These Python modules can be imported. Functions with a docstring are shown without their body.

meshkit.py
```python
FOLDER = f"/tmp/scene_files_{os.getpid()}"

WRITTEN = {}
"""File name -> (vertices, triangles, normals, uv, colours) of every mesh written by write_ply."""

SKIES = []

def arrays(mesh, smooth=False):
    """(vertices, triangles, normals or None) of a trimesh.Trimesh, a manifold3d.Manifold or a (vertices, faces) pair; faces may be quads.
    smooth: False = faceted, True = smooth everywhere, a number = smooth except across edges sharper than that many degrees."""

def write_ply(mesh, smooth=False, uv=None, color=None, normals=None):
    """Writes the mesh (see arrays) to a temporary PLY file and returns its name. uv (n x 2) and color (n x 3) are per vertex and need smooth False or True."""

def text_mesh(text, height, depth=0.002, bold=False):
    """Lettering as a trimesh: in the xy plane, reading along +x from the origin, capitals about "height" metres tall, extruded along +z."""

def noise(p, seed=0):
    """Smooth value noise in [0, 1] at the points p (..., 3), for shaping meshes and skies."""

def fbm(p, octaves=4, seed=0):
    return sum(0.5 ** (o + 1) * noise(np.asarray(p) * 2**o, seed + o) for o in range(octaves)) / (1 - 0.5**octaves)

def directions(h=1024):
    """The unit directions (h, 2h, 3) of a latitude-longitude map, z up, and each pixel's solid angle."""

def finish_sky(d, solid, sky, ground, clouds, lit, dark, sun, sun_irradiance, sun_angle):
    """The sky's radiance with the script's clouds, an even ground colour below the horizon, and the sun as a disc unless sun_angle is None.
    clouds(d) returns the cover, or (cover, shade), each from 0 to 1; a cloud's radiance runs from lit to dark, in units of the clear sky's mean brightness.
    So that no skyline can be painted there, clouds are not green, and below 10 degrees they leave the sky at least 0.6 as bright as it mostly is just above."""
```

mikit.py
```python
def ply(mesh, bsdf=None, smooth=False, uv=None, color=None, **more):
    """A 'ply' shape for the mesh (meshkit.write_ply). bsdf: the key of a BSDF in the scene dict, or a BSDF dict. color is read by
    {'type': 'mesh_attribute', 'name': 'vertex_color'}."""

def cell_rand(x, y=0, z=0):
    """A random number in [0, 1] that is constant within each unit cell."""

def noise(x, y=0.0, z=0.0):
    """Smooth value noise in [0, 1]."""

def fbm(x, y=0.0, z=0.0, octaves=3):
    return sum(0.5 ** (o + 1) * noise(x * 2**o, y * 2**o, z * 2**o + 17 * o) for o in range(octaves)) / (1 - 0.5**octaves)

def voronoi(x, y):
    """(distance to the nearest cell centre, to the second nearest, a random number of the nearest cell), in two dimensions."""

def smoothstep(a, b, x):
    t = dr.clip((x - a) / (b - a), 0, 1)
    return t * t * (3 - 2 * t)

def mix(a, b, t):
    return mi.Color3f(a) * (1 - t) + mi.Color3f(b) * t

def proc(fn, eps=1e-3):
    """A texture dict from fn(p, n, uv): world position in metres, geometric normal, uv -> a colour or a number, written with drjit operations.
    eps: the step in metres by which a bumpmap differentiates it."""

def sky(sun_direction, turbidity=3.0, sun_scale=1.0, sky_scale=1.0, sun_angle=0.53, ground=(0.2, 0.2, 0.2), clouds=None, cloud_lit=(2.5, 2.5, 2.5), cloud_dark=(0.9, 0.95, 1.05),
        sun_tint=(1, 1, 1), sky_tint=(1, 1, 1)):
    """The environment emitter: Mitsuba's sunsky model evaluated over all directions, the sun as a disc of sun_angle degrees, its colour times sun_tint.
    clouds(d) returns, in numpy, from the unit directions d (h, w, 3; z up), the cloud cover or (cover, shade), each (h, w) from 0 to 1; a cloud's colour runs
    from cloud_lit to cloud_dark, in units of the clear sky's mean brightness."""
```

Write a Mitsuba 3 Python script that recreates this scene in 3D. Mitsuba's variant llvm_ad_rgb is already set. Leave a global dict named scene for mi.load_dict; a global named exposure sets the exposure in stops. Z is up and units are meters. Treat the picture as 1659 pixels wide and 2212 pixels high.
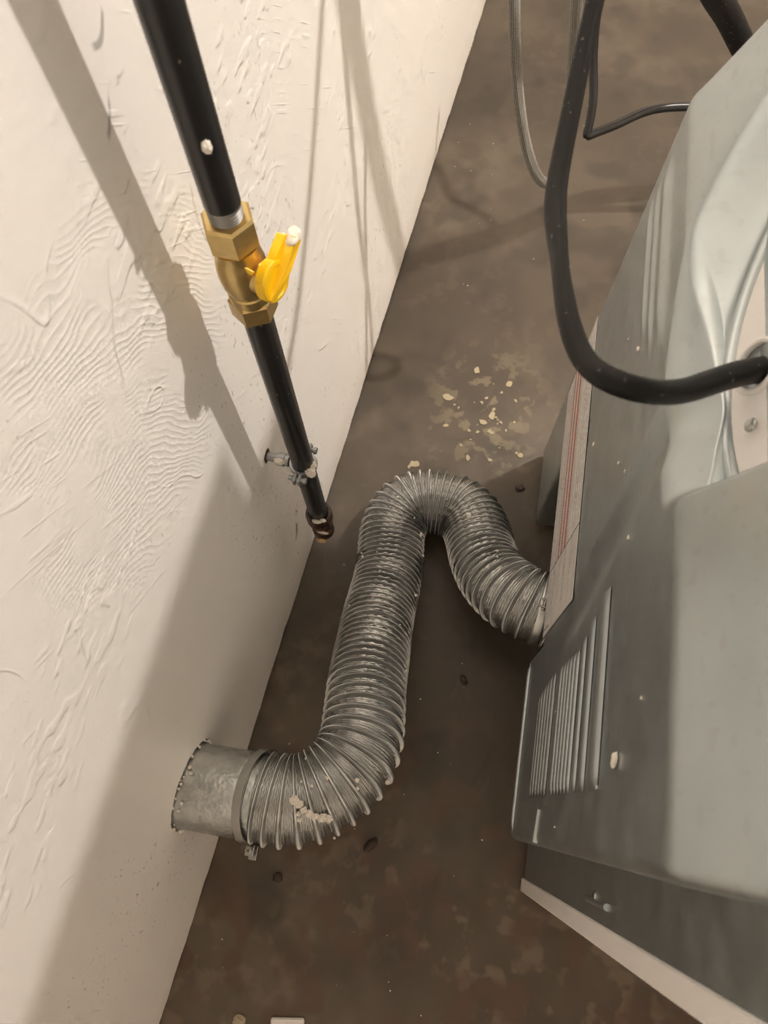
import math
import numpy as np, trimesh, shapely, drjit as dr, mitsuba as mi
import mikit
from mikit import proc, noise, fbm, voronoi, smoothstep, mix
from meshkit import noise as nnoise, fbm as nfbm
from scipy.interpolate import CubicSpline
from scipy.spatial.transform import Rotation
from shapely.geometry import Polygon, Point

# ------------------------------------------------------------------ camera, lamp, exposure
T = mi.ScalarTransform4f
CAM = np.array([.269, 0, 1.16])
FWD, UP = np.array([-.1300, .3670, -.9210]), np.array([-.2210, .8950, .3880])
LAMP = np.array([1.30, 1.31, 2.40])
LAMP_POWER = 4300.0
exposure = 0.15
scene = {'type': 'scene'}
labels = {}
scene['camera'] = {'type': 'thinlens', 'fov': math.degrees(2 * math.atan(1659 / 2 / 1534)), 'fov_axis': 'x',
                   'aperture_radius': .0013, 'focus_distance': .86, 'near_clip': .02, 'far_clip': 50.0,
                   'to_world': T().look_at(origin=CAM.tolist(), target=(CAM + FWD).tolist(), up=UP.tolist())}

# ------------------------------------------------------------------ helpers
RNG = np.random.default_rng(7)
used = set()


def key_of(name):
    k, i = name, 0
    while k in used:
        i += 1
        k = f'{name}_{i:03d}'
    used.add(k)
    return k


def tag(k, label=None, cat=None, group=None, kind=None):
    d = {}
    if label: d['label'] = label
    if cat: d['category'] = cat
    if group: d['group'] = group
    if kind: d['kind'] = kind
    if d: labels[k] = d
    return k


def obj(name, mesh, bsdf, parent=None, smooth=30, **more):
    k = key_of((parent + '__' if parent else '') + name)
    scene[k] = mikit.ply(mesh, bsdf, smooth=smooth, **more)
    return k


def thing(name, label, cat, group=None):
    return tag(key_of(name), label, cat, group)


def struct(name, mesh, bsdf, label=None, **kw):
    return tag(obj(name, mesh, bsdf, **kw), label, None, None, 'structure')


def spline(pts, step, per_chord=True):
    pts = np.asarray(pts, float)
    t = np.r_[0, np.cumsum(np.linalg.norm(np.diff(pts, axis=0), axis=1) ** (1.0 if per_chord else .5))]
    cs = CubicSpline(t, pts, bc_type='natural')
    tt = np.linspace(0, t[-1], 4000)
    f = cs(tt)
    s = np.r_[0, np.cumsum(np.linalg.norm(np.diff(f, axis=0), axis=1))]
    n = max(2, int(s[-1] / step) + 1)
    q = np.interp(np.linspace(0, s[-1], n), s, tt)
    return cs(q), np.linspace(0, s[-1], n)


def frames(path, up0):
    t = np.gradient(path, axis=0)
    t /= np.linalg.norm(t, axis=1, keepdims=True)
    u = np.asarray(up0, float)
    us = []
    for k in range(len(path)):
        u = u - t[k] * np.dot(u, t[k])
        u /= np.linalg.norm(u)
        us.append(u.copy())
    us = np.array(us)
    return t, us, np.cross(t, us)


def sweep(path, section, up0=(0, 0, 1), closed_caps=True, scale=None, twist=None):
    """section: (m, 2) closed outline, or a function (k) -> outline. Outline x along the frame's up, y along its side."""
    path = np.asarray(path, float)
    t, u, v = frames(path, up0)
    rings = []
    for k in range(len(path)):
        s = section(k) if callable(section) else section
        if scale is not None: s = s * scale[k]
        if twist is not None:
            c, n = math.cos(twist[k]), math.sin(twist[k])
            s = s @ np.array([[c, n], [-n, c]])
        rings.append(path[k] + s[:, :1] * u[k] + s[:, 1:] * v[k])
    m = len(rings[0])
    V = np.vstack(rings)
    i = np.arange(len(path) - 1)[:, None] * m
    j = np.arange(m)[None]
    jn = (j + 1) % m
    a, b, c, d = (i + j).ravel(), (i + jn).ravel(), (i + m + jn).ravel(), (i + m + j).ravel()
    F = np.vstack([np.c_[a, b, c], np.c_[a, c, d]])
    if closed_caps:
        n0 = len(V)
        V = np.vstack([V, path[:1], path[-1:]])
        e = (len(path) - 1) * m
        F = np.vstack([F, [[n0, (q + 1) % m, q] for q in range(m)], [[n0 + 1, e + q, e + (q + 1) % m] for q in range(m)]])
    return trimesh.Trimesh(V, F, process=False)


def circle(r, n=24):
    a = np.arange(n) / n * 2 * math.pi
    return np.c_[np.cos(a), np.sin(a)] * r


def tube(pts, r, step=.006, n=20, up0=(.3, .2, 1), raw=False):
    p = np.asarray(pts, float) if raw else spline(pts, step)[0]
    return sweep(p, circle(r, n), up0)


def lathe(profile, n=32):
    """profile (r, h) along +z, closed at both ends when r starts and ends at 0."""
    return trimesh.creation.revolve(np.asarray(profile, float), sections=n)


def hexprism(r, h, ch=.0015, sides=6):
    a = np.arange(sides) / sides * 2 * math.pi
    out = []
    for z, s in ((0, r - ch), (ch, r), (h - ch, r), (h, r - ch)):
        out.append(np.c_[np.cos(a) * s, np.sin(a) * s, np.full(sides, z)])
    return trimesh.convex.convex_hull(np.vstack(out))


def box(c, size, R=None, ch=0.0):
    c, size = np.asarray(c, float), np.asarray(size, float) / 2
    pts = []
    for sx in (-1, 1):
        for sy in (-1, 1):
            for sz in (-1, 1):
                for ax in range(3 if ch else 1):
                    q = np.array([sx, sy, sz]) * (size - ch)
                    if ch: q[ax] += ch * (sx, sy, sz)[ax]
                    pts.append(q)
    m = trimesh.convex.convex_hull(np.array(pts))
    if R is not None: m.apply_transform(R)
    m.apply_translation(c)
    return m


def orient(mesh, z_axis, at, x_hint=(0, 0, 1)):
    z = np.asarray(z_axis, float); z = z / np.linalg.norm(z)
    x = np.asarray(x_hint, float)
    if abs(np.dot(x, z)) > .999 * np.linalg.norm(x): x = np.array([1., 0, 0])
    x = x - z * np.dot(x, z); x /= np.linalg.norm(x)
    M = np.eye(4); M[:3, 0], M[:3, 1], M[:3, 2], M[:3, 3] = x, np.cross(z, x), z, at
    m = mesh.copy(); m.apply_transform(M)
    return m


def blob(r, at, seed, squash=(1, 1, 1), rough=.5, sub=2, R=None):
    m = trimesh.creation.icosphere(subdivisions=sub)
    v = m.vertices
    v = v * (1 + rough * (nfbm(v * 1.7 + seed * 3.1, 3, seed) - .5)[:, None] * 2) * r * np.asarray(squash)
    if R is not None: v = v @ Rotation.from_rotvec(R).as_matrix().T
    return trimesh.Trimesh(v + np.asarray(at), m.faces, process=False)


cat_ = trimesh.util.concatenate

# ------------------------------------------------------------------ materials
def lc(*c):
    return [((x / 255) / 12.92 if x < 10.3 else ((x / 255 + .055) / 1.055) ** 2.4) for x in c]


def principled(base, rough=.5, metallic=0.0, spec=.5, bump=None, scale=1.0, **kw):
    tex = lambda v: v if isinstance(v, dict) else ({'type': 'rgb', 'value': list(v)} if np.ndim(v) else float(v))
    b = {'type': 'principled', 'base_color': tex(base), 'roughness': tex(rough), 'metallic': float(metallic), 'specular': float(spec), **kw}
    if bump is not None:
        b = {'type': 'bumpmap', 'arbitrary': bump, 'scale': float(scale), 'bsdf': b}
    return {'type': 'twosided', 'bsdf': b}


def wall_height(p, n, uv):
    y, z = p.y, p.z
    wx, wz = fbm(y * 7, z * 7, 1.3) - .5, fbm(y * 7, z * 7, 5.1) - .5
    # trowel swirls: concentric ridges, masked to patches
    a, b = y - .05 + wx * .07, z - .45 + wz * .07
    rad = dr.sqrt(a * a + b * b)
    ridge = dr.sqrt(dr.abs(dr.sin(rad * 560 + 16 * fbm(y * 20, z * 20, 3.0))))
    brk = smoothstep(.30, .55, fbm(y * 24, z * 24, 9.0))
    m1 = smoothstep(.20, .11, dr.sqrt(dr.square(y - .22) + dr.square((z - .70) * 1.05)))
    sw = -ridge * brk * m1
    # long thin ridges left by the trowel, broken flecks, and broad flat strokes with raised edges
    q = noise(y * 3.2 + z * 2.5 + 2.2 * wx, z * 11 - y * 3 + 2.6 * wz, 2.0)
    edge = smoothstep(.014, .003, dr.abs(q - .5)) * smoothstep(.46, .62, fbm(y * 7, z * 7, 7.0))
    q2 = noise(y * 8 + 3 * wx, z * 6 + 3 * wz, 8.0)
    edge2 = smoothstep(.020, .004, dr.abs(q2 - .52)) * smoothstep(.50, .66, fbm(y * 14, z * 14, 4.0))
    fleck = smoothstep(.60, .80, noise(y * 60 + z * 22, z * 150 - y * 30, 13.0)) * smoothstep(.50, .64, fbm(y * 6.5, z * 6.5, 15.0))
    scr = smoothstep(.82, .95, noise(y * 26 - z * 10, z * 330 + y * 240, 19.0)) * smoothstep(.48, .62, fbm(y * 8, z * 8, 23.0))
    flat = .5 * smoothstep(.35, .65, noise(y * 7 + 2 * wx, z * 5 + 2 * wz, 27.0))
    fine = fbm(y * 120, z * 120, 2.0) * .10 + fbm(y * 40, z * 40, 6.0) * .30
    drip = smoothstep(.62, .8, noise(y * 90, z * 45, 11.0)) * smoothstep(.5, .7, fbm(y * 9, z * 5, 12.0)) * smoothstep(.35, .6, y)
    calm = 1 - .75 * smoothstep(.80, .88, z)
    edge, edge2, fleck = edge * calm, edge2 * calm, fleck * calm
    return .36 * sw + .55 * edge + .50 * edge2 + .55 * fleck + .22 * scr + flat + fine * .5 + .5 * drip


def wall_color(p, n, uv):
    y, z = p.y, p.z
    t = fbm(y * 4, z * 4, 1.0)
    c = mix((.83, .795, .755), (.79, .755, .72), t)
    pit = smoothstep(.90, .94, noise(y * 330, z * 220, 3.0)) * smoothstep(.52, .70, fbm(y * 6, z * 3, 8.0))
    c = mix(c, (.36, .33, .29), pit * .7)
    d = smoothstep(.10, .0, z) * fbm(y * 8, z * 12, 2.0)
    c = mix(c, (.58, .52, .45), d * .6)
    # rust run below the hanger
    dy = y - .357 - .49 * (z - .157) + .012 * (fbm(y * 60, z * 40, 1.0) - .5)
    st = smoothstep(.009, .002, dr.abs(dy)) * smoothstep(.10, .14, z) * smoothstep(.235, .20, z) * smoothstep(.35, .6, fbm(y * 90, z * 45, 5.0))
    c = mix(c, (.28, .15, .06), st * .85)
    # two pencil scribbles
    for (cy, cz, ph) in ((.36, .905, 0.), (.34, .868, 1.5)):
        s = smoothstep(.0035, .0012, dr.abs((z - cz) - .35 * (y - cy) - .005 * dr.sin((y - cy) * 160 + ph))) * smoothstep(.022, .017, dr.abs(y - cy)) * smoothstep(.3, .6, noise(y * 150, z * 150))
        c = mix(c, (.25, .24, .24), s * .7)
    return c


def floor_color(p, n, uv):
    x, y = p.x, p.y
    a = fbm(x * 3.2, y * 3.2, 1.0, 4)
    b = fbm(x * 14, y * 14, 3.0, 4)
    c = mix((.098, .074, .053), (.178, .140, .103), smoothstep(.3, .7, a))
    c = mix(c, (.088, .067, .050), smoothstep(.40, .75, b) * .5)
    near = smoothstep(.35, -.05, y)
    spots = smoothstep(.50, .72, fbm(x * 46, y * 46, 7.0, 3)) * smoothstep(.42, .55, fbm(x * 7, y * 7, 9.0))
    c = mix(c, (.23, .175, .125), spots * (.16 + .62 * near))
    red = smoothstep(.46, .70, fbm(x * 26, y * 26, 17.0, 3)) * near
    c = mix(c, (.15, .088, .062), red * .7)
    wet = smoothstep(.42, .68, fbm(x * 4 + 3, y * 4, 21.0, 4)) * smoothstep(.9, 1.2, y)
    c = mix(c, (.085, .066, .048), wet * .45)
    dark = smoothstep(.55, .78, fbm(x * 11, y * 11, 31.0, 3))
    c = mix(c, (.05, .041, .032), dark * .5)
    # worn pale paint flakes around one worn patch
    d = dr.sqrt(dr.square((x - .24) * 1.0) + dr.square((y - .70) * .75))
    fl = smoothstep(.56, .68, fbm(x * 48, y * 48, 41.0, 4)) * smoothstep(.16, .02, d)
    c = mix(c, (.40, .33, .21), fl * .5)
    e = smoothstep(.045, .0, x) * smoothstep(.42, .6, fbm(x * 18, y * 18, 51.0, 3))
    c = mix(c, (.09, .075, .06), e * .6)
    return c * .60


def floor_height(p, n, uv):
    return fbm(p.x * 40, p.y * 40, 2.0, 4) + .35 * fbm(p.x * 160, p.y * 160, 5.0, 2)


def zinc_color(p, n, uv):
    a = fbm(p.x * 30, p.y * 30, p.z * 30, 3)
    s = smoothstep(.72, .82, noise(p.x * 160, p.y * 160, p.z * 160))
    c = mix((.445, .49, .505), (.54, .58, .585), a)
    return mix(c, (.42, .43, .43), s * .3)


def zinc_rough(p, n, uv):
    return .27 + .18 * fbm(p.x * 45, p.y * 45, p.z * 45, 3)


def duct_color(p, n, uv):
    a = fbm(p.x * 60, p.y * 60, p.z * 60, 3)
    return mix((.50, .50, .49), (.64, .635, .62), a)


def duct_crimp(p, n, uv):
    f = uv.y + uv.x + .5
    f = f - dr.floor(f)
    k = smoothstep(.20, .14, dr.abs(f - .5)) * smoothstep(.25, .55, noise(uv.x * 4, uv.y * .3, 2.0))
    return dr.sin(uv.x * 2 * math.pi * 190) * k


def pipe_galv_color(p, n, uv):
    a = fbm(p.x * 90, p.y * 90, p.z * 90, 3)
    return mix((.40, .41, .405), (.52, .525, .51), smoothstep(.3, .7, a))


def pipe_galv_height(p, n, uv):
    return fbm(p.x * 260, p.y * 260, p.z * 260, 2)


def brass_color(p, n, uv):
    a = fbm(p.x * 120, p.y * 120, p.z * 120, 3)
    return mix((.52, .36, .14), (.68, .50, .22), a)


def rust_color(p, n, uv):
    a = fbm(p.x * 150, p.y * 150, p.z * 150, 3)
    return mix((.018, .008, .005), (.085, .032, .014), smoothstep(.4, .75, a))


def pipe_black(p, n, uv):
    a = fbm(p.x * 60, p.y * 60, p.z * 25, 3)
    s = smoothstep(.94, .97, noise(p.x * 220, p.y * 220, p.z * 160))
    c = mix((.008, .008, .010), (.016, .015, .015), a)
    return mix(c, (.25, .23, .2), s * .5)


def rubber(p, n, uv):
    s = smoothstep(.90, .93, noise(p.x * 320, p.y * 320, p.z * 320))
    return mix((.008, .008, .008), (.3, .28, .24), s * .3)


def braid_color(p, n, uv):
    s = dr.sin(uv.x * 2 * math.pi * 10 + uv.y * 2600) * dr.sin(uv.x * 2 * math.pi * 10 - uv.y * 2600)
    return mix((.10, .092, .08), (.55, .52, .46), smoothstep(-.3, .6, s))


def braid_height(p, n, uv):
    return dr.sin(uv.x * 2 * math.pi * 10 + uv.y * 2600) * dr.sin(uv.x * 2 * math.pi * 10 - uv.y * 2600)


M = {
    'wall_paint': principled(proc(wall_color), .38, bump=proc(wall_height, 4e-4), scale=.0015),
    'room_paint': principled((.70, .665, .61), .6),
    'joist_paint': principled((.60, .565, .515), .7),
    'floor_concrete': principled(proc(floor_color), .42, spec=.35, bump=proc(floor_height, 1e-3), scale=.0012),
    'zinc_sheet': principled(proc(zinc_color), proc(zinc_rough), metallic=.92, spec=.5),
    'dark_metal': principled((.10, .10, .10), .45, metallic=.7),
    'white_enamel': principled((.78, .74, .71), .25),
    'white_plastic': principled((.74, .72, .70), .4),
    'duct_aluminium': principled(proc(duct_color), .24, metallic=.95, bump=proc(duct_crimp, 3e-4), scale=.0004),
    'galvanised_pipe': principled(proc(pipe_galv_color), .30, metallic=.9, bump=proc(pipe_galv_height, 5e-4), scale=.0006),
    'clamp_steel': principled((.50, .50, .485), .28, metallic=1.0),
    'grey_steel': principled((.36, .37, .375), .45, metallic=.8),
    'bare_thread': principled((.26, .25, .235), .42, metallic=.9),
    'brass': principled(proc(brass_color), .30, metallic=.9),
    'yellow_plastic': principled((.82, .49, .004), .38),
    'rust_iron': principled(proc(rust_color), .35),
    'black_iron': principled(proc(pipe_black), .30, spec=.45),
    'black_rubber': principled(proc(rubber), .48, spec=.14),
    'black_plastic': principled((.008, .008, .009), .3),
    'braid': principled(proc(braid_color), .30, metallic=.85, bump=proc(braid_height, 3e-4), scale=.0006),
    'plaster_crumb': principled((.66, .61, .54), .8),
    'tan_crumb': principled((.55, .37, .18), .8),
    'dark_crumb': principled((.035, .018, .012), .6),
    'pale_flake': principled((.36, .30, .20), .75),
    'lamp_holder': principled((.8, .8, .78), .4),
}
for k, b in M.items(): scene[k] = b

# ------------------------------------------------------------------ room
def plane_poly(poly, thick, to):
    """extrudes a 2D polygon by thick and maps (a, b, t) with the 3x4 matrix 'to'."""
    m = trimesh.creation.extrude_polygon(poly, thick, engine='earcut')
    v = np.c_[m.vertices, np.ones(len(m.vertices))] @ np.asarray(to, float).T
    m = trimesh.Trimesh(v, m.faces, process=False)
    if m.volume < 0: m.invert()
    return m


PIPE_Y, PIPE_Z, DUCT_R = -.040, .227, .051
ys = np.arange(-1.6, 3.0001, .006)
bz = .005 + .010 * (nfbm(np.c_[ys * 28, ys * 0, ys * 0], 4, 3) - .5) + .005 * (nnoise(np.c_[ys * 5, ys * 0, ys * 0], 8) - .5)
bz = np.maximum(bz, .0006)
a = np.arange(180) / 180 * 2 * math.pi
hr = DUCT_R + .0022 + .0022 * nnoise(np.c_[np.cos(a) * 16, np.sin(a) * 16, a * 0], 9) + .007 * np.clip(nfbm(np.c_[np.cos(a) * 4, np.sin(a) * 4, a * 0], 4, 5) - .32, 0, 1) * (1 + np.clip(np.cos(a + .3), -1, 1) * .5)
hole = np.c_[PIPE_Y + hr * np.cos(a), PIPE_Z + hr * np.sin(a)]
wall_poly = Polygon(np.vstack([np.c_[ys, bz], [[3.0, 2.5], [-1.6, 2.5]]]), [hole])
wall = plane_poly(wall_poly, .12, [[0, 0, -1, 0], [1, 0, 0, 0], [0, 1, 0, 0]])
struct('wall_left', wall, 'wall_paint', 'white painted plaster wall with trowel marks', smooth=False)
struct('floor', box((1.35, .7, -.05), (3.1, 4.8, .10)), 'floor_concrete', 'worn brown-grey concrete floor with paint flakes', smooth=False)
struct('wall_back', box((1.35, 3.06, 1.25), (3.1, .12, 2.5)), 'room_paint', smooth=False)
struct('wall_front', box((1.35, -1.66, 1.25), (3.1, .12, 2.5)), 'room_paint', smooth=False)
struct('wall_right', box((2.86, .7, 1.25), (.12, 4.6, 2.5)), 'room_paint', smooth=False)
struct('ceiling', box((1.35, .7, 2.56), (3.1, 4.8, .12)), 'joist_paint', smooth=False)
# bulb on the ceiling
lamp = thing('ceiling_lamp', 'bare round bulb on a white ceiling holder above the dryer', 'lamp')
obj('holder', orient(lathe([(0, 0), (.055, 0), (.052, .02), (.022, .03), (.022, .055), (0, .055)]), (0, 0, -1), (LAMP[0], LAMP[1], 2.5)), 'lamp_holder', lamp)
bulb = trimesh.creation.icosphere(subdivisions=3, radius=.030)
bulb.apply_translation(LAMP)
obj('bulb', bulb, 'lamp_holder', lamp, smooth=True, emitter={'type': 'area', 'radiance': {'type': 'rgb', 'value': [LAMP_POWER * c for c in (1.0, .935, .86)]}})

# ------------------------------------------------------------------ dryer (local u along the back, w out to the wall, z up)
TH, LE = math.radians(4.0), math.radians(25.0)
DO = np.array([.40, 0, 0])
DU, DW, DZ = np.array([-math.sin(TH), math.cos(TH), 0]), np.array([-math.cos(TH), -math.sin(TH), 0]), np.array([0, 0, 1.])


def D(u, w, z):
    u, w, z = np.broadcast_arrays(np.asarray(u, float), np.asarray(w, float), np.asarray(z, float))
    return DO + u[..., None] * DU + w[..., None] * DW + z[..., None] * DZ


# profile of the sheet: upright, then leaning back above S_BEND, upright again above S_TOP
S_BEND, S_TOP, S_END, RB = .755, .965, 1.135, .014
S = np.arange(0, S_END + .0006, .0005)
ang = np.interp(S, [S_BEND - RB / 2, S_BEND + RB / 2, S_TOP - .02, S_TOP + .02], [0, LE, LE, 0])
PW = np.r_[0, np.cumsum(-np.sin(ang[:-1]) * .0005)]
PZ = np.r_[0, np.cumsum(np.cos(ang[:-1]) * .0005)]


def sheet(u, s, n=0.0):
    """a point of the back panel: u along, s up along the sheet, n out along its normal."""
    w, z, g = np.interp(s, S, PW), np.interp(s, S, PZ), np.interp(s, S, ang)
    return D(u, w + n * np.cos(g), z + n * np.sin(g))


def sstep(a, b, x):
    t = np.clip((x - a) / (b - a), 0, 1)
    return t * t * (3 - 2 * t)


def dbox(u, w, z, ch=.0):
    """box in the dryer's frame from ranges."""
    R = np.eye(4); R[:3, 0], R[:3, 1], R[:3, 2] = DU, DW, DZ
    c = D(sum(u) / 2, sum(w) / 2, sum(z) / 2)
    return box(c, (u[1] - u[0], w[1] - w[0], z[1] - z[0]), R, ch)


dryer = thing('clothes_dryer', 'galvanised steel back of a white clothes dryer standing beside the plaster wall', 'dryer')
CU, CS, CR = .287, .975, .205            # round-bottomed recess of the terminal cover
STEP = .00125
U_FAR, U_STEP, U_LEG = .60, .2350, .4700
gu, gs = np.arange(0, U_FAR + 1e-6, STEP), np.arange(.02, S_END + 1e-6, STEP)
UU, SS = np.meshgrid(gu, gs, indexing='ij')
outline = shapely.union_all([shapely.box(0, .14, U_STEP, S_END), shapely.box(U_STEP, .2575, U_LEG, S_END), shapely.box(U_LEG, .02, U_FAR, S_END)])
inside = shapely.contains_xy(outline.buffer(1e-5), UU.ravel(), SS.ravel()).reshape(UU.shape)
dist = shapely.distance(outline.boundary, shapely.points(UU.ravel(), SS.ravel())).reshape(UU.shape)
ufar = np.interp(SS, [0, .29, .77, 1.2], [.645, .628, .577, .577])
UR = np.where(UU > .24, .24 + (UU - .24) * (ufar - .24) / (U_FAR - .24), UU)
N = np.zeros_like(UU)
rr = np.hypot(UR - CU, SS - CS)
rect = sstep(.213, .232, UR)                          # the near block stands proud of the recess
dish = -.030 * sstep(.262, .216, rr) * rect
dish += .0018 * np.exp(-((rr - .2160) / .0035) ** 2) * rect
dish += -.004 * sstep(.213, .209, rr) * rect
N += dish
N += -.006 * sstep(.035, 0, np.abs(UR - .245 - .22 * (SS - .55))) * sstep(.30, .5, SS) * sstep(.80, .70, SS)   # shallow crease
for s0, a0, hw, amp in ((.650, .40, .006, .0022), (.672, .37, .006, .0022), (.700, .36, .011, .0035)):  # beads across the far block
    N += amp * np.exp(-((SS - s0) / hw) ** 2) * sstep(a0, a0 + .05, UR) * sstep(ufar - .01, ufar - .05, UR)
N += .0012 * (nfbm(np.stack([UR * 9, SS * 9, SS * 0], -1), 3, 4) - .5)
RR = .010
d = np.clip(dist, 0, RR)
N += -(RR - np.sqrt(np.maximum(RR * RR - (RR - d) ** 2, 0)))
V = sheet(UR, SS, N).reshape(-1, 3)
nu, ns = UU.shape
idx = np.arange(nu * ns).reshape(nu, ns)
q = np.stack([idx[:-1, :-1], idx[:-1, 1:], idx[1:, 1:], idx[1:, :-1]], -1).reshape(-1, 4)
mid = shapely.contains_xy(outline, (UU[:-1, :-1] + STEP / 2).ravel(), (SS[:-1, :-1] + STEP / 2).ravel())
q = q[mid]
F = np.vstack([q[:, [0, 1, 2]], q[:, [0, 2, 3]]])
m = trimesh.Trimesh(V, F, process=False)
if (m.face_normals.mean(0) @ DW) < 0:
    F = F[:, ::-1]
e = np.vstack([F[:, [0, 1]], F[:, [1, 2]], F[:, [2, 0]]])
es = np.sort(e, axis=1)
_, inv, cnt = np.unique(es, axis=0, return_inverse=True, return_counts=True)
be = e[cnt[inv.ravel()] == 1]
bv = np.unique(be)
remap = {v: len(V) + i for i, v in enumerate(bv)}
Vb = V[bv].copy()
w_ = (Vb - DO) @ DW
Vb -= np.outer(w_ - np.minimum(w_ - .004, -.046 + np.minimum(w_, 0) * .0 + np.where(w_ < -.03, w_ - .0, 0)), DW)
V2 = np.vstack([V, Vb])
F2 = np.array([[b, a_, remap[a_]] for a_, b in be] + [[b, remap[a_], remap[b]] for a_, b in be])
panel = trimesh.Trimesh(V2, np.vstack([F, F2]), process=False)
panel.remove_unreferenced_vertices()
bp = obj('back_panel', panel, 'zinc_sheet', dryer, smooth=50)
labels[bp] = {'label': 'embossed galvanised sheet steel back panel'}
# body: galvanised base sheet, white cabinet with folded flanges
base = dbox((-.048, .60), (-.055, -.044), (.012, 1.10))
obj('base_sheet', base, 'zinc_sheet', dryer, smooth=False)
cb = obj('cabinet', dbox((-.072, .60), (-.74, -.0565), (.03, .95), .004), 'white_enamel', dryer)
labels[cb] = {'label': 'white enamelled cabinet'}
obj('console', dbox((-.072, .74), (-.22, -.105), (.951, 1.115), .006), 'white_enamel', dryer)
obj('flange', dbox((-.066, -.0485), (-.056, -.041), (.004, .95), .0012), 'white_enamel', dryer)
for u, w in ((-.04, -.12), (.66, -.12), (-.04, -.68), (.66, -.68)):
    obj('foot', orient(lathe([(0, 0), (.018, 0), (.018, .010), (.006, .012), (.006, .03), (0, .03)]), (0, 0, 1), D(u, w, 0)), 'black_plastic', dryer)
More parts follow.
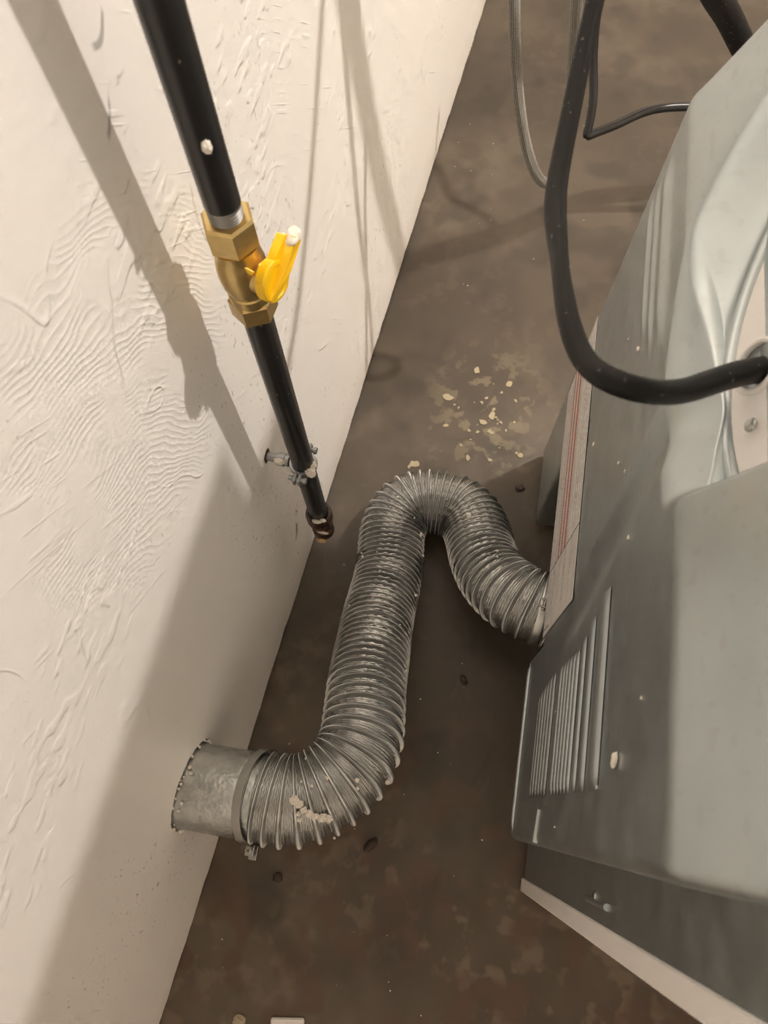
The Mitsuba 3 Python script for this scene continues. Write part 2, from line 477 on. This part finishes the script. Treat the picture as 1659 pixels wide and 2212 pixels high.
# embossed louvres in the lower near block
lou = [(z, .0050, .0036) for z in (.300, .319, .338, .356)] + [(.283, .004, .0028), (.376, .0055, .004)]
lou += [(z, .0048, .0040) for z in (.415, .431, .447, .462, .478, .494)] + [(.519, .006, .0042), (.548, .008, .005), (.588, .013, .0065)]
for z, hw, hgt in sorted(lou) + [(.166, .0040, .0042)]:
    u0, u1 = .048, min(.175 + max(0, z - .5) * .35, .205) - max(0, .36 - z) * .15
    if z < .2: u0, u1 = .008, .226
    uu = np.linspace(0, 1, 25)
    hgt *= .62 if z > .2 else .9
    rows = []
    for k_ in np.linspace(-1, 1, 11):
        u_ = u0 + (u1 - u0) * uu
        fade = np.clip(np.minimum(uu, 1 - uu) / .06, 0, 1) ** .5
        rows.append(D(u_, .0006 + hgt * np.sqrt(max(0, 1 - k_ * k_)) * fade, z + hw * k_))
    rows = np.array(rows)
    nr, nc = rows.shape[:2]
    ii = np.arange(nr * nc).reshape(nr, nc)
    f4 = np.stack([ii[:-1, :-1], ii[1:, :-1], ii[1:, 1:], ii[:-1, 1:]], -1).reshape(-1, 4)
    lm = trimesh.Trimesh(rows.reshape(-1, 3), np.vstack([f4[:, [0, 1, 2]], f4[:, [0, 2, 3]]]), process=False)
    if lm.face_normals.mean(0) @ DW < 0: lm.invert()
    obj('louvre' if z > .2 else 'lip', lm, 'zinc_sheet', bp, smooth=50)


# warning label, printed
def label_color(p, n, uv):
    u = (p.x - .40) * float(DU[0]) + p.y * float(DU[1])
    z = p.z
    c = mix((.44, .41, .39), (.54, .51, .485), fbm(u * 40, z * 60, 1.0))
    far = smoothstep(.325, .327, u)
    # near section: rows of small print
    row = dr.floor(z * 330)
    ink = mikit.cell_rand(row, dr.floor(u * 900), 3) * smoothstep(.25, .4, z * 330 - row)
    rows_ok = smoothstep(.35, .5, noise(row * .37, 0.0, 4.0))
    small = smoothstep(.42, .6, ink) * rows_ok
    c = mix(c, (.20, .19, .18), small * .55 * smoothstep(.255, .262, u) * smoothstep(.262, .268, z) * smoothstep(.427, .42, z))
    for z0, hw in ((.318, .0026), (.338, .0034), (.358, .0042)):
        c = mix(c, (.33, .055, .035), far * smoothstep(hw + .0006, hw, dr.abs(z - z0)) * .9)
    for z0 in (.388, .402, .416, .428):
        c = mix(c, (.74, .72, .69), far * smoothstep(.0018, .0011, dr.abs(z - z0)) * smoothstep(.3, .5, noise(u * 400, z0 * 50)))
    c = mix(c, (.12, .11, .105), smoothstep(.0012, .0007, dr.abs(u - .3265)))
    fr = dr.maximum(smoothstep(.0012, .0006, dr.abs(u - .248)) * smoothstep(.30, .29, z), smoothstep(.0014, .0008, dr.abs(z - .2735)) * far * .0)
    return mix(c, (.10, .09, .09), fr)


scene['label_print'] = principled(proc(label_color), .45, spec=.4)
lab = obj('warning_label', dbox((.240, .606), (.0008, .0014), (.2605, .438)), 'label_print', dryer, smooth=False)
labels[lab] = {'label': 'long white paper warning label with red printed lines'}

# white terminal cover in the recess, with the cord hole
th_ = np.linspace(math.radians(-178), math.radians(-2), 80)
arc = np.c_[CU + (CR + .004) * np.cos(th_), CS + (CR + .004) * np.sin(th_)]
HU, HS = .308, .786
cover = Polygon(np.vstack([arc, [[CU + CR, .99], [CU - CR, .99]]])).intersection(shapely.box(.2345, .70, .50, .955))
hole_ = shapely.affinity.scale(Point(HU, HS).buffer(.0155), 1.1, 1.0)
cover = cover.difference(hole_)
NC = -.0335
cm = trimesh.creation.extrude_polygon(cover, .0025, engine='earcut')
cm = trimesh.Trimesh(sheet(cm.vertices[:, 0], cm.vertices[:, 1], NC + cm.vertices[:, 2]), cm.faces, process=False)
if cm.volume < 0: cm.invert()
cv = obj('terminal_cover', cm, 'white_plastic', dryer, smooth=20)
labels[cv] = {'label': 'white cover plate with a hole for the power cord'}
rim = np.array([sheet(HU + .0180 * math.cos(t), HS + .0164 * math.sin(t), NC + .003) for t in np.linspace(0, 2 * math.pi, 41)])
obj('rim', sweep(rim, circle(.0022, 8), DW, False), 'white_plastic', cv)
g0 = np.interp(.80, S, ang)
NL = DW * math.cos(g0) + DZ * math.sin(g0)
hole_back = orient(lathe([(0, 0), (.0165, 0), (.0165, .001), (0, .001)]), NL, sheet(HU, HS, NC - .004))
obj('hole', hole_back, 'black_plastic', cv)


def screw(at, nrm, r=.005, h=.003, bsdf='clamp_steel', parent=None):
    b = lathe([(0, 0), (r, 0), (r * 1.0, h * .35), (r * .8, h * .8), (r * .4, h), (0, h)], 20)
    return obj('screw', orient(b, nrm, at), bsdf, parent)


screw(sheet(.262, .786, -.026), NL, .0045, .003, 'clamp_steel', dryer)
obj('plug', orient(lathe([(0, 0), (.0055, 0), (.005, .003), (.002, .005), (0, .005)]), NL, sheet(.252, .800, NC + .0025)), 'white_plastic', cv)
screw(D(-.030, -.044, .433), DW, .005, .003, 'clamp_steel', dryer)
obj('bead', tube([D(u, -.0005, .350 - .35 * (.022 - u)) for u in np.linspace(.004, .036, 6)], .0035, n=10), 'zinc_sheet', bp)
obj('bead', tube([D(-.034, -.0435, z) for z in np.linspace(.405, .475, 8)], .003, n=10), 'zinc_sheet', dryer)
# exhaust outlet
coll = sweep(np.array([D(.312, w, .145) for w in np.linspace(-.044, .016, 8)]), circle(.0465, 48), DZ, False)
obj('exhaust_collar', coll, 'galvanised_pipe', dryer)

# ------------------------------------------------------------------ exhaust duct through the wall
A0, A1 = np.array([0, PIPE_Y, PIPE_Z]), np.array([.091, -.031, .227])
AX = (A1 - A0) / np.linalg.norm(A1 - A0)
duct = thing('exhaust_pipe', 'short galvanised steel vent pipe coming out of a ragged hole in the plaster wall', 'pipe')
outer = np.array([A0 + AX * t for t in np.linspace(-.115, .086, 22)])
prof = circle(DUCT_R, 64)
pm = sweep(outer, prof, DZ, False)
inn = sweep(outer, circle(DUCT_R - .001, 64)[::-1], DZ, False)
obj('body', cat_([pm, inn]), 'galvanised_pipe', duct, smooth=40)
crumbs = []
for k in range(46):
    t_ = RNG.uniform(0, 2 * math.pi)
    r_ = DUCT_R + RNG.uniform(0, .004)
    c_ = A0 + AX * RNG.uniform(-.004, .012) * (1 if RNG.random() < .5 else .3) + r_ * (math.cos(t_) * np.array([0, 1, 0]) + math.sin(t_) * DZ)
    crumbs.append(blob(RNG.uniform(.0008, .0024), c_, k, rough=.7, sub=1))
tag(obj('mortar_crumbs', cat_(crumbs), 'plaster_crumb', duct), 'crumbs of plaster stuck around the pipe', kind='stuff')

# ------------------------------------------------------------------ flexible hose
HOSE = np.array([[.068, -.0333, .227], [.091, -.031, .227], [.131, -.024, .227], [.165, .001, .225], [.186, .040, .220], [.184, .088, .205], [.173, .137, .180],
                 [.165, .190, .148], [.156, .253, .110], [.151, .322, .080], [.141, .381, .066], [.137, .425, .062], [.152, .459, .062], [.194, .476, .062],
                 [.240, .471, .064], [.270, .438, .072], [.289, .392, .090], [.318, .345, .118], [.348, .322, .138], [.378, .3125, .145], [.400, .3105, .1455]])
hp, hs = spline(HOSE, .0005)
Ltot = hs[-1]
# ridge spacing: open in the first bend and at the dryer, tight between
per = np.interp(hs, [0, .05, .20, .28, .55, .62, .80, .88, Ltot], [.0150, .0150, .0140, .0108, .0105, .0110, .0110, .0130, .0150])
ph = np.r_[0, np.cumsum(np.diff(hs) / per[1:])]
angs = math.pi + np.arange(72) / 72 * 2 * math.pi


def hose_ring(k):
    f = (ph[k] + angs / (2 * math.pi)) % 1.0
    half = np.interp(per[k], [.010, .0145], [.00145, .0021]) / per[k]
    bead = np.clip(1 - ((f - .5) / half) ** 4, 0, 1) ** .5
    rest = np.clip((np.abs(f - .5) - half) / (.5 - half), 0, 1)
    fold = 1 - np.abs(np.sin(math.pi * 2.0 * rest))
    fold = np.where(rest > .999, 1, fold) ** 1.6
    depth = .8 + .4 * nnoise(np.array([[np.floor(ph[k]) * 1.37, 0, 0]]), 5)[0]
    lump = nfbm(np.c_[np.cos(angs) * 2.2, np.sin(angs) * 2.2, np.full(72, hs[k] * 60)], 2, 6) - .5
    r = .0548 - .0066 * depth * (1 - bead) + np.interp(per[k], [.010, .0145], [.0046, .0034]) * fold * np.clip(rest * 6, 0, 1) * (bead <= 0) + .0012 * lump
    end = min(hs[k] / .012, 1, (Ltot - hs[k]) / .012)
    if end < 1: r = .0522 * (1 - end) + r * end
    return np.c_[np.cos(angs), np.sin(angs)] * r[:, None]


hose = thing('exhaust_hose', 'ribbed flexible aluminium vent hose looping over the floor from wall to dryer', 'hose')
hm = sweep(hp, hose_ring, DZ, False)
huv = np.c_[np.tile(np.arange(72) / 72, len(hp)), np.repeat(ph, 72)]
hb = obj('ribbed_body', hm, 'duct_aluminium', hose, smooth=True, uv=huv)


def hose_at(s, a_, r=.055):
    k = int(np.searchsorted(hs, s))
    t, u, v = hose_fr
    return hp[k] + r * (math.cos(a_) * u[k] + math.sin(a_) * v[k])


hose_fr = frames(hp, DZ)

# clamps on both hose ends
def clamp(s, tilt, label, screw_angle, flip=1, r=.0552):
    k = int(np.searchsorted(hs, s))
    t, u, v = (f[k] for f in hose_fr)
    c = thing('hose_clamp', label, 'hose clamp')
    ax = t + tilt * u
    ax /= np.linalg.norm(ax)
    uu = u - ax * (u @ ax); uu /= np.linalg.norm(uu)
    vv = np.cross(ax, uu)
    prof_ = [(r, -.0055), (r + .0009, -.0055), (r + .0012, -.003), (r + .0010, 0), (r + .0012, .003), (r + .0009, .0055), (r, .0055), (r, -.0055)]
    obj('band', orient(lathe(prof_, 72), ax, hp[k], uu), 'clamp_steel', c, smooth=40)
    dirn = math.cos(screw_angle) * uu + math.sin(screw_angle) * vv
    tang = np.cross(ax, dirn) * flip
    at = hp[k] + dirn * (r + .005)
    Rm = np.eye(4); Rm[:3, 0], Rm[:3, 1], Rm[:3, 2] = ax, tang, dirn
    obj('tab', box(at, (.0115, .013, .003), Rm @ np.array([[1, 0, 0, 0], [0, 0, 1, 0], [0, 1, 0, 0], [0, 0, 0, 1]]), .0006), 'clamp_steel', c, smooth=20)
    obj('tab', box(at + tang * -.010 + dirn * .003, (.0105, .016, .0025), Rm @ np.array([[1, 0, 0, 0], [0, 0, 1, 0], [0, 1, 0, 0], [0, 0, 0, 1]]), .0005), 'clamp_steel', c, smooth=20)
    sh = orient(lathe([(0, 0), (.0022, 0), (.0022, .024), (0, .024)], 12), tang, at - tang * .020)
    obj('bolt', sh, 'clamp_steel', c)
    head = orient(hexprism(.0046, .0030, .0006), tang, at + tang * .002)
    hd = obj('screw_head', head, 'clamp_steel', c, smooth=20)
    for a_ in (.6, .6 + math.pi / 2):
        Rs = np.eye(4); Rs[:3, 0] = math.cos(a_) * ax + math.sin(a_) * dirn; Rs[:3, 1] = -math.sin(a_) * ax + math.cos(a_) * dirn; Rs[:3, 2] = tang
        obj('slot', box(at + tang * .0051, (.005, .0009, .0004), Rs), 'dark_metal', hd, smooth=False)
    return c


clamp(.0185, .30, 'steel band clamp with a screw tab holding the hose on the wall pipe', math.radians(92), -1)
clamp(Ltot - .012, .05, 'steel band clamp on the hose end at the dryer outlet', math.radians(20))

# ------------------------------------------------------------------ gas pipe with valve
GX, GY, GR = .047, .3475, .0133
gas = thing('gas_pipe', 'black iron gas pipe running down the wall with a brass valve and rusty capped end', 'pipe')


def zc(z0, z1, r, n=32):
    return orient(lathe([(0, 0), (r - .0004, 0), (r, .0004), (r, z1 - z0 - .0004), (r - .0004, z1 - z0), (0, z1 - z0)], n), (0, 0, 1), (GX, GY, z0))


obj('pipe', zc(.790, 2.499, GR), 'black_iron', gas)
obj('pipe', zc(.218, .700, GR), 'black_iron', gas)
thr = [(0, .764), (GR - .002, .764)]
for k in range(9):
    thr += [(GR - .0022 + .0003 * k * .2, .766 + k * .0026), (GR - .0008 + .0003 * k * .2, .7673 + k * .0026)]
thr += [(GR - .0012, .791), (0, .791)]
obj('thread', orient(lathe(thr, 32), (0, 0, 1), (GX, GY, 0)), 'bare_thread', gas, smooth=20)
# valve body: hex ends, ball housing, stem boss
vd = np.array([.93, -.22, .12]); vd /= np.linalg.norm(vd)
valve = key_of(gas + '__valve_body')
hexu = hexprism(.0205, .026, .0022); hexu.apply_translation((0, 0, .752))
hexl = hexprism(.0200, .022, .0022); hexl.apply_translation((0, 0, .673))
hexl.apply_transform(trimesh.transformations.rotation_matrix(.5, (0, 0, 1)))
ring_cut = lathe([(.0142, .7775), (.0175, .7775), (.0178, .7783), (.0142, .7783), (.0142, .7775)], 40)
bodyp = lathe([(0, .690), (.0168, .690), (.0176, .696), (.0178, .703), (.0168, .7045), (.0192, .712), (.0203, .722), (.0198, .733), (.0180, .742), (.0172, .746), (.0180, .752), (0, .752)], 40)
vb = cat_([hexu, hexl, bodyp])
vb.apply_translation((GX, GY, 0))
scene[valve] = mikit.ply(vb, 'brass', smooth=25)
VC = np.array([GX, GY, .722])
boss = orient(lathe([(0, .008), (.0135, .008), (.0135, .022), (.0115, .0235), (.0115, .027), (0, .027)], 32), vd, VC)
obj('stem', boss, 'brass', valve, smooth=30)
# lever: round cap with a fin running up along the pipe
hx = np.array([0, .85, .52]); hx -= vd * (hx @ vd); hx /= np.linalg.norm(hx)
cap = lathe([(0, .0225), (.0150, .0225), (.0166, .0235), (.0170, .0305), (.0162, .0325), (.0135, .0330), (.0128, .0318), (0, .0318)], 44)
fin2 = Polygon([(-.0150, -.0030), (.012, -.0034), (.030, -.0046), (.0345, -.0048), (.0345, .0048), (.030, .0046), (.012, .0034), (-.0150, .0030)]).buffer(.0007)
fin = trimesh.creation.extrude_polygon(fin2, .0085, engine='earcut'); fin.apply_translation((0, 0, .0315))
fv = fin.vertices.copy()
top = fv[:, 2] > .036
fv[top, 2] -= .0060 * np.clip((-fv[top, 0] - .000) / .014, 0, 1)
fv[top, 1] *= .80
fin.vertices = fv
neck = trimesh.creation.extrude_polygon(Polygon([(.010, -.0105), (.0335, -.0062), (.0345, -.005), (.0345, .005), (.0335, .0062), (.010, .0105)]), .0080, engine='earcut'); neck.apply_translation((0, 0, .0240))
grip = cat_([cap, fin, neck])
hk = obj('lever', orient(grip, vd, VC, hx), 'yellow_plastic', gas, smooth=25)
labels[hk] = {'label': 'yellow plastic valve lever'}
lump = [blob(.0058, VC + vd * .035 + hx * .0355, 3, (1, 1.5, .8), .6), blob(.004, VC + vd * .028 + hx * .035 + np.array([0, -.004, 0]), 5, rough=.7)]
for b_ in lump: obj('plaster_lump', b_, 'plaster_crumb', hk)
tagm = [box(VC + np.array([.012, -.0135, .018]), (.010, .0015, .005), trimesh.transformations.rotation_matrix(.5, (0, 1, 0)), .0004)]
obj('sticker', cat_(tagm), 'yellow_plastic', valve, smooth=False)
obj('plaster_spot', blob(.0034, (GX + .0085, GY - .0110, .846), 9, (1, 1, 1.2), .6), 'plaster_crumb', gas)
# rusty reducer and plug
obj('coupling', orient(lathe([(0, .186), (.0135, .186), (.0142, .190), (.0150, .197), (.0185, .206), (.0192, .212), (.0192, .226), (.0182, .231), (.0150, .231), (.0146, .226), (0, .226)], 36), (0, 0, 1), (GX, GY, 0)), 'rust_iron', gas)
obj('plug', orient(lathe([(0, .146), (.006, .146), (.0065, .157), (.0135, .159), (.0162, .162), (.0162, .174), (.0148, .178), (.0125, .180), (.0125, .188), (0, .188)], 36), (0, 0, 1), (GX, GY, 0)), 'rust_iron', gas)
for r_, dx, dy, z_, sd, sq, mt in ((.0055, .002, -.0165, .160, 21, (1, .7, 1), 'tan_crumb'), (.004, -.004, -.014, .152, 22, (1, 1, 1), 'tan_crumb'), (.0042, .005, -.0140, .189, 23, (2.0, .5, .8), 'plaster_crumb'),
                                  (.0035, .002, -.0155, .2335, 24, (1.8, 1, .6), 'plaster_crumb'), (.003, .010, -.0120, .2335, 25, (1.6, 1, .6), 'plaster_crumb')):
    obj('plaster_spot', blob(r_, (GX + dx, GY + dy, z_), sd, sq, .6), mt, gas)
# split-ring hanger
hang = thing('pipe_hanger', 'grey plaster-caked split ring hanger holding the gas pipe to the wall', 'pipe hanger')
HZ = .383
obj('rod', orient(lathe([(0, 0), (.0055, 0), (.0055, .016), (.0085, .0165), (.0085, .0255), (.0075, .026), (.0075, .031), (0, .031)], 20), (1, 0, 0), (-.002, GY, HZ)), 'grey_steel', hang)
ringp = lathe([(GR + .0004, -.0045), (GR + .0035, -.0045), (GR + .0042, 0), (GR + .0035, .0045), (GR + .0004, .0045), (GR + .0004, -.0045)], 40)
obj('hole', blob(.0085, (0, GY, HZ + .002), 44, (.12, 1, 1.1), .5), 'dark_crumb', hang)
obj('ring', orient(ringp, (0, 0, 1), (GX, GY, HZ)), 'grey_steel', hang)
for s_, nm in ((-1, 'ear'), (1, 'ear')):
    c_ = np.array([GX - .001, GY + s_ * (GR + .0085), HZ - .001 * s_])
    ek = obj(nm, cat_([box(c_ + [-.0028, 0, 0], (.004, .013, .012), None, .0012), box(c_ + [.0028, 0, 0], (.004, .013, .012), None, .0012)]), 'grey_steel', hang, smooth=20)
    obj('bolt', orient(lathe([(0, -.011), (.0032, -.011), (.0032, .008), (.0046, .008), (.0042, .0115), (0, .012)], 14), (1, 0, 0), c_), 'grey_steel', ek)
for r_, d_, sd, sq in ((.0075, (.012, -.009, .002), 31, (1, .8, 1.1)), (.005, (.013, -.002, .007), 32, (1, 1, 1)), (.0045, (-.029, -.005, .004), 33, (1.4, 1, 1))):
    obj('plaster_lump', blob(r_, np.array([GX, GY, HZ]) + d_, sd, sq, .6), 'plaster_crumb', hang)

# ------------------------------------------------------------------ cords and hoses
H0 = sheet(HU, HS, NC - .003)
CORD = np.array([H0, [.407, .295, .780], [.379, .265, .802], [.350, .235, .829], [.325, .222, .847], [.310, .240, .832], [.298, .270, .819],
                 [.288, .314, .805], [.280, .360, .792], [.272, .411, .781], [.270, .445, .778], [.269, .494, .782], [.268, .554, .795], [.268, .587, .808], [.268, .66, .85], [.27, .80, 1.0], [.28, .95, 1.25], [.31, 1.05, 1.6]])
cp, cs_ = spline(CORD, .004)
oval = circle(1, 24) * np.array([.0066, .0066])
sc_ = np.ones(len(cp))
tw = np.interp(cs_, [0, .28, .36, 2], [0, 0, 1.2, 1.2])


def cord_sec(k):
    f = np.interp(cs_[k], [0, .22, .30, .36, .55], [0, 0, .18, .22, .10])
    g_ = .0067 * np.interp(cs_[k], [0, .13], [1.28, 1.0])
    return circle(1, 24) * np.array([g_ * (1 + f), g_ * (1 - f)])


tag(obj('dryer_cord', sweep(cp, cord_sec, (.2, 0, 1), True, None, tw), 'black_rubber', None, smooth=60), 'thick black power cord looping out of the white cover plate of the dryer', 'power cord')
LOOP = [[.16, .90, 1.10], [.160, .888, .80], [.172, .875, .654], [.177, .868, .629], [.188, .861, .57], [.209, .846, .496], [.230, .837, .446], [.250, .832, .420], [.261, .841, .411], [.269, .858, .417], [.270, .880, .448], [.263, .886, .515],
        [.252, .884, .592], [.247, .878, .633], [.240, .868, .70], [.225, .86, .85], [.21, .86, 1.10]]
lp, ls = spline(LOOP, .003)
lm = sweep(lp, circle(.0072, 20), (1, 0, 0), False)
uvs = np.c_[np.tile(np.arange(20) / 20, len(lp)), np.repeat(ls, 20)]
k = key_of('braided_hose')
scene[k] = mikit.ply(lm, 'braid', smooth=True, uv=uvs)
tag(k, 'silvery braided water hose hanging in a narrow loop behind the black cord', 'hose')
THIN = np.array([[.262, 1.33, .56], [.265, 1.277, .45], [.271, 1.236, .42], [.284, 1.208, .35], [.3045, 1.150, .258], [.306, 1.1455, .2505], [.309, 1.148, .250], [.351, 1.184, .25], [.402, 1.231, .25], [.481, 1.259, .25], [.56, 1.275, .25], [.70, 1.29, .26]])
tp, ts = spline(THIN, .004)
twin = np.vstack([circle(1, 12) * .0042 + [.0042, 0]])
ca = np.arange(28) / 28 * 2 * math.pi
ribbon = np.c_[np.cos(ca) * .0085, np.sin(ca) * .0078 * (.72 + .28 * np.abs(np.sin(ca * 1.5 + .2)))]
tag(obj('thin_cord', sweep(tp, ribbon, (0, 0, 1)), 'black_plastic', None, smooth=50), 'thin flat black cord with a sharp kink, running behind the dryer', 'cord')
DRAIN = [[.34, .86, 1.39], [.34, .874, 1.33], [.34, .929, 1.109], [.34, 1.007, .842], [.346, 1.068, .70], [.375, 1.125, .585], [.419, 1.174, .50], [.481, 1.264, .40], [.557, 1.314, .30], [.66, 1.36, .20], [.80, 1.40, .10]]
dp, ds = spline(DRAIN, .003)
tag(obj('drain_hose', sweep(dp, lambda k: circle(.0195 , 24), (0, 0, 1)), 'black_rubber', None, smooth=40), 'fat black drain hose disappearing behind the far top corner of the dryer', 'hose')

# ------------------------------------------------------------------ small debris
def lying(r, x, y, seed, sq=(1, .8, .25), rough=.6, R=None, sub=2):
    return blob(r, (x, y, r * sq[2] * .7), seed, sq, rough, sub, R)


for x, y, r, sq, rz, lab_ in ((.222, -.060, .012, (1.0, .5, .4), .9, 'oval dark brown lump lying on the floor below the hose bend'),
                              (.102, -.136, .007, (1, .9, .5), .2, 'small dark lump on the floor below the wall pipe'),
                              (.304, .209, .008, (1, .55, .5), 2.2, 'dark crumb on the floor between the hose and the dryer louvres'),
                              (.329, .565, .008, (1, .8, .5), .4, 'rust brown crumb on the floor beside the far bend of the hose')):
    tag(obj('debris_lump', lying(r, x, y, int(x * 1000), sq, .55, (0, 0, rz)), 'dark_crumb'), lab_, 'debris')
tag(obj('plaster_chip', lying(.008, .105, -.316, 61, (1, .8, .4)), 'pale_flake'), 'tan plaster chip on the floor at the foot of the wall', 'debris')
tag(obj('paper_scrap', box((.172, -.310, .003), (.046, .03, .005), trimesh.transformations.rotation_matrix(.25, (0, 0, 1)), .002), 'white_enamel'), 'white scrap with a rounded edge at the bottom edge of the photo', 'paper')


def flakes(name, pts, bsdf, label, seed, rmin, rmax):
    g = np.random.default_rng(seed)
    ms = []
    for (x, y) in pts:
        r = g.uniform(rmin, rmax)
        n_ = 7
        a_ = np.arange(n_) / n_ * 2 * math.pi
        rad = r * g.uniform(.45, 1.1, n_)
        pl = Polygon(np.c_[np.cos(a_) * rad, np.sin(a_) * rad * .7])
        f = trimesh.creation.extrude_polygon(pl, g.uniform(.0006, .0014), engine='earcut')
        f.apply_transform(trimesh.transformations.rotation_matrix(g.uniform(0, 6.28), (0, 0, 1)))
        f.apply_translation((x, y, .0002))
        ms.append(f)
    tag(obj(name, cat_(ms), bsdf, smooth=False), label, 'debris', kind='stuff')


g = np.random.default_rng(11)
pts = [(.24 + g.normal(0, .035), .70 + g.normal(0, .05)) for _ in range(26)] + [(.134, .565), (.316, .628), (.162, .717), (.128, .56), (.31, .633)]
big = [(.134, .568), (.318, .630), (.164, .720), (.238, .682), (.252, .700), (.226, .602), (.205, .790), (.270, .775)]
flakes('paint_flakes', [p for p in pts if p[0] > .02 and p[0] < .34], 'pale_flake', 'loose cream flakes of paint scattered on the worn floor patch', 3, .002, .0065)
pts = [(g.uniform(.03, .38), g.uniform(-.30, 1.7)) for _ in range(70)]
pts = [p for p in pts if not (.02 < p[0] < .40 and .50 < p[1] < .98)]
gc = np.random.default_rng(9)
CHIPS = ('cream paint chip at the left of the far hose bend, touching its outer edge', 'cream paint chip on the floor between the hose bend and the dryer label', 'cream paint chip on the left side of the worn floor patch',
         'cream paint chip in the middle of the worn floor patch', 'cream paint chip just right of the one in the middle of the worn patch', 'cream paint chip on the floor right behind the crown of the hose bend',
         'cream paint chip at the far left end of the worn floor patch', 'cream paint chip at the far right end of the worn floor patch')
for (x, y), chip in zip(big, CHIPS):
    n_ = 9
    a_ = np.arange(n_) / n_ * 2 * math.pi
    rad = gc.uniform(.006, .011) * gc.uniform(.5, 1.1, n_)
    f = trimesh.creation.extrude_polygon(Polygon(np.c_[np.cos(a_) * rad, np.sin(a_) * rad * .75]), .0012, engine='earcut')
    f.apply_transform(trimesh.transformations.rotation_matrix(gc.uniform(0, 6.28), (0, 0, 1)))
    f.apply_translation((x, y, .0002))
    tag(obj('paint_chip', f, 'pale_flake', smooth=False), chip, 'debris', 'large paint chips on the worn floor patch')
flakes('floor_grit', pts, 'plaster_crumb', 'fine pale grit scattered over the concrete floor', 4, .0006, .0017)
# crumbs on the dryer and hose
spots = [(.066, .650, .007), (.408, .642, .0045), (.402, .480, .004), (.319, .598, .003), (.230, .646, .003), (.10, .70, .002), (.16, .55, .002), (.05, .60, .002), (.30, .62, .002), (.45, .60, .002), (.09, .33, .002), (.13, .40, .0022), (.02, .45, .002)]
cr = []
for i, (u, z, r) in enumerate(spots):
    cr.append(blob(r * .6, D(u, r * .3 + (.0015 if .24 < u < .6 and .26 < z < .44 else 0), z), 70 + i, (.5, .8 if i else 1.3, 1.2), .6, 1, (i * 1.1, 0, 0)))
tag(obj('plaster_crumbs', cat_(cr), 'plaster_crumb', bp), 'crumbs of plaster stuck to the sheet', kind='stuff')
cr = []
for i in range(34):
    s, a_ = g.uniform(.05, Ltot - .03), g.uniform(-1.5, 1.5)
    cr.append(blob(g.uniform(.0008, .0022) if i > 4 else g.uniform(.0025, .0036), hose_at(s, a_, .0540), 200 + i, rough=.7, sub=1))
tag(obj('plaster_crumbs', cat_(cr), 'plaster_crumb', hose), 'crumbs of plaster lying on the hose', kind='stuff')
smear = [blob(r_, hose_at(s_, a_, .0548), 300 + q_, (1, 1, .7), .8, 3, (q_, .5 * q_, 0)) for q_, (s_, a_, r_) in enumerate(
    ((.068, .02, .0052), (.072, .13, .0045), (.075, .25, .0040), (.079, .36, .0042), (.083, .46, .0045), (.088, .56, .0050), (.092, .64, .0040), (.070, .30, .0030), (.0695, .42, .0026)))]
obj('plaster_smear', cat_(smear), 'plaster_crumb', hose)
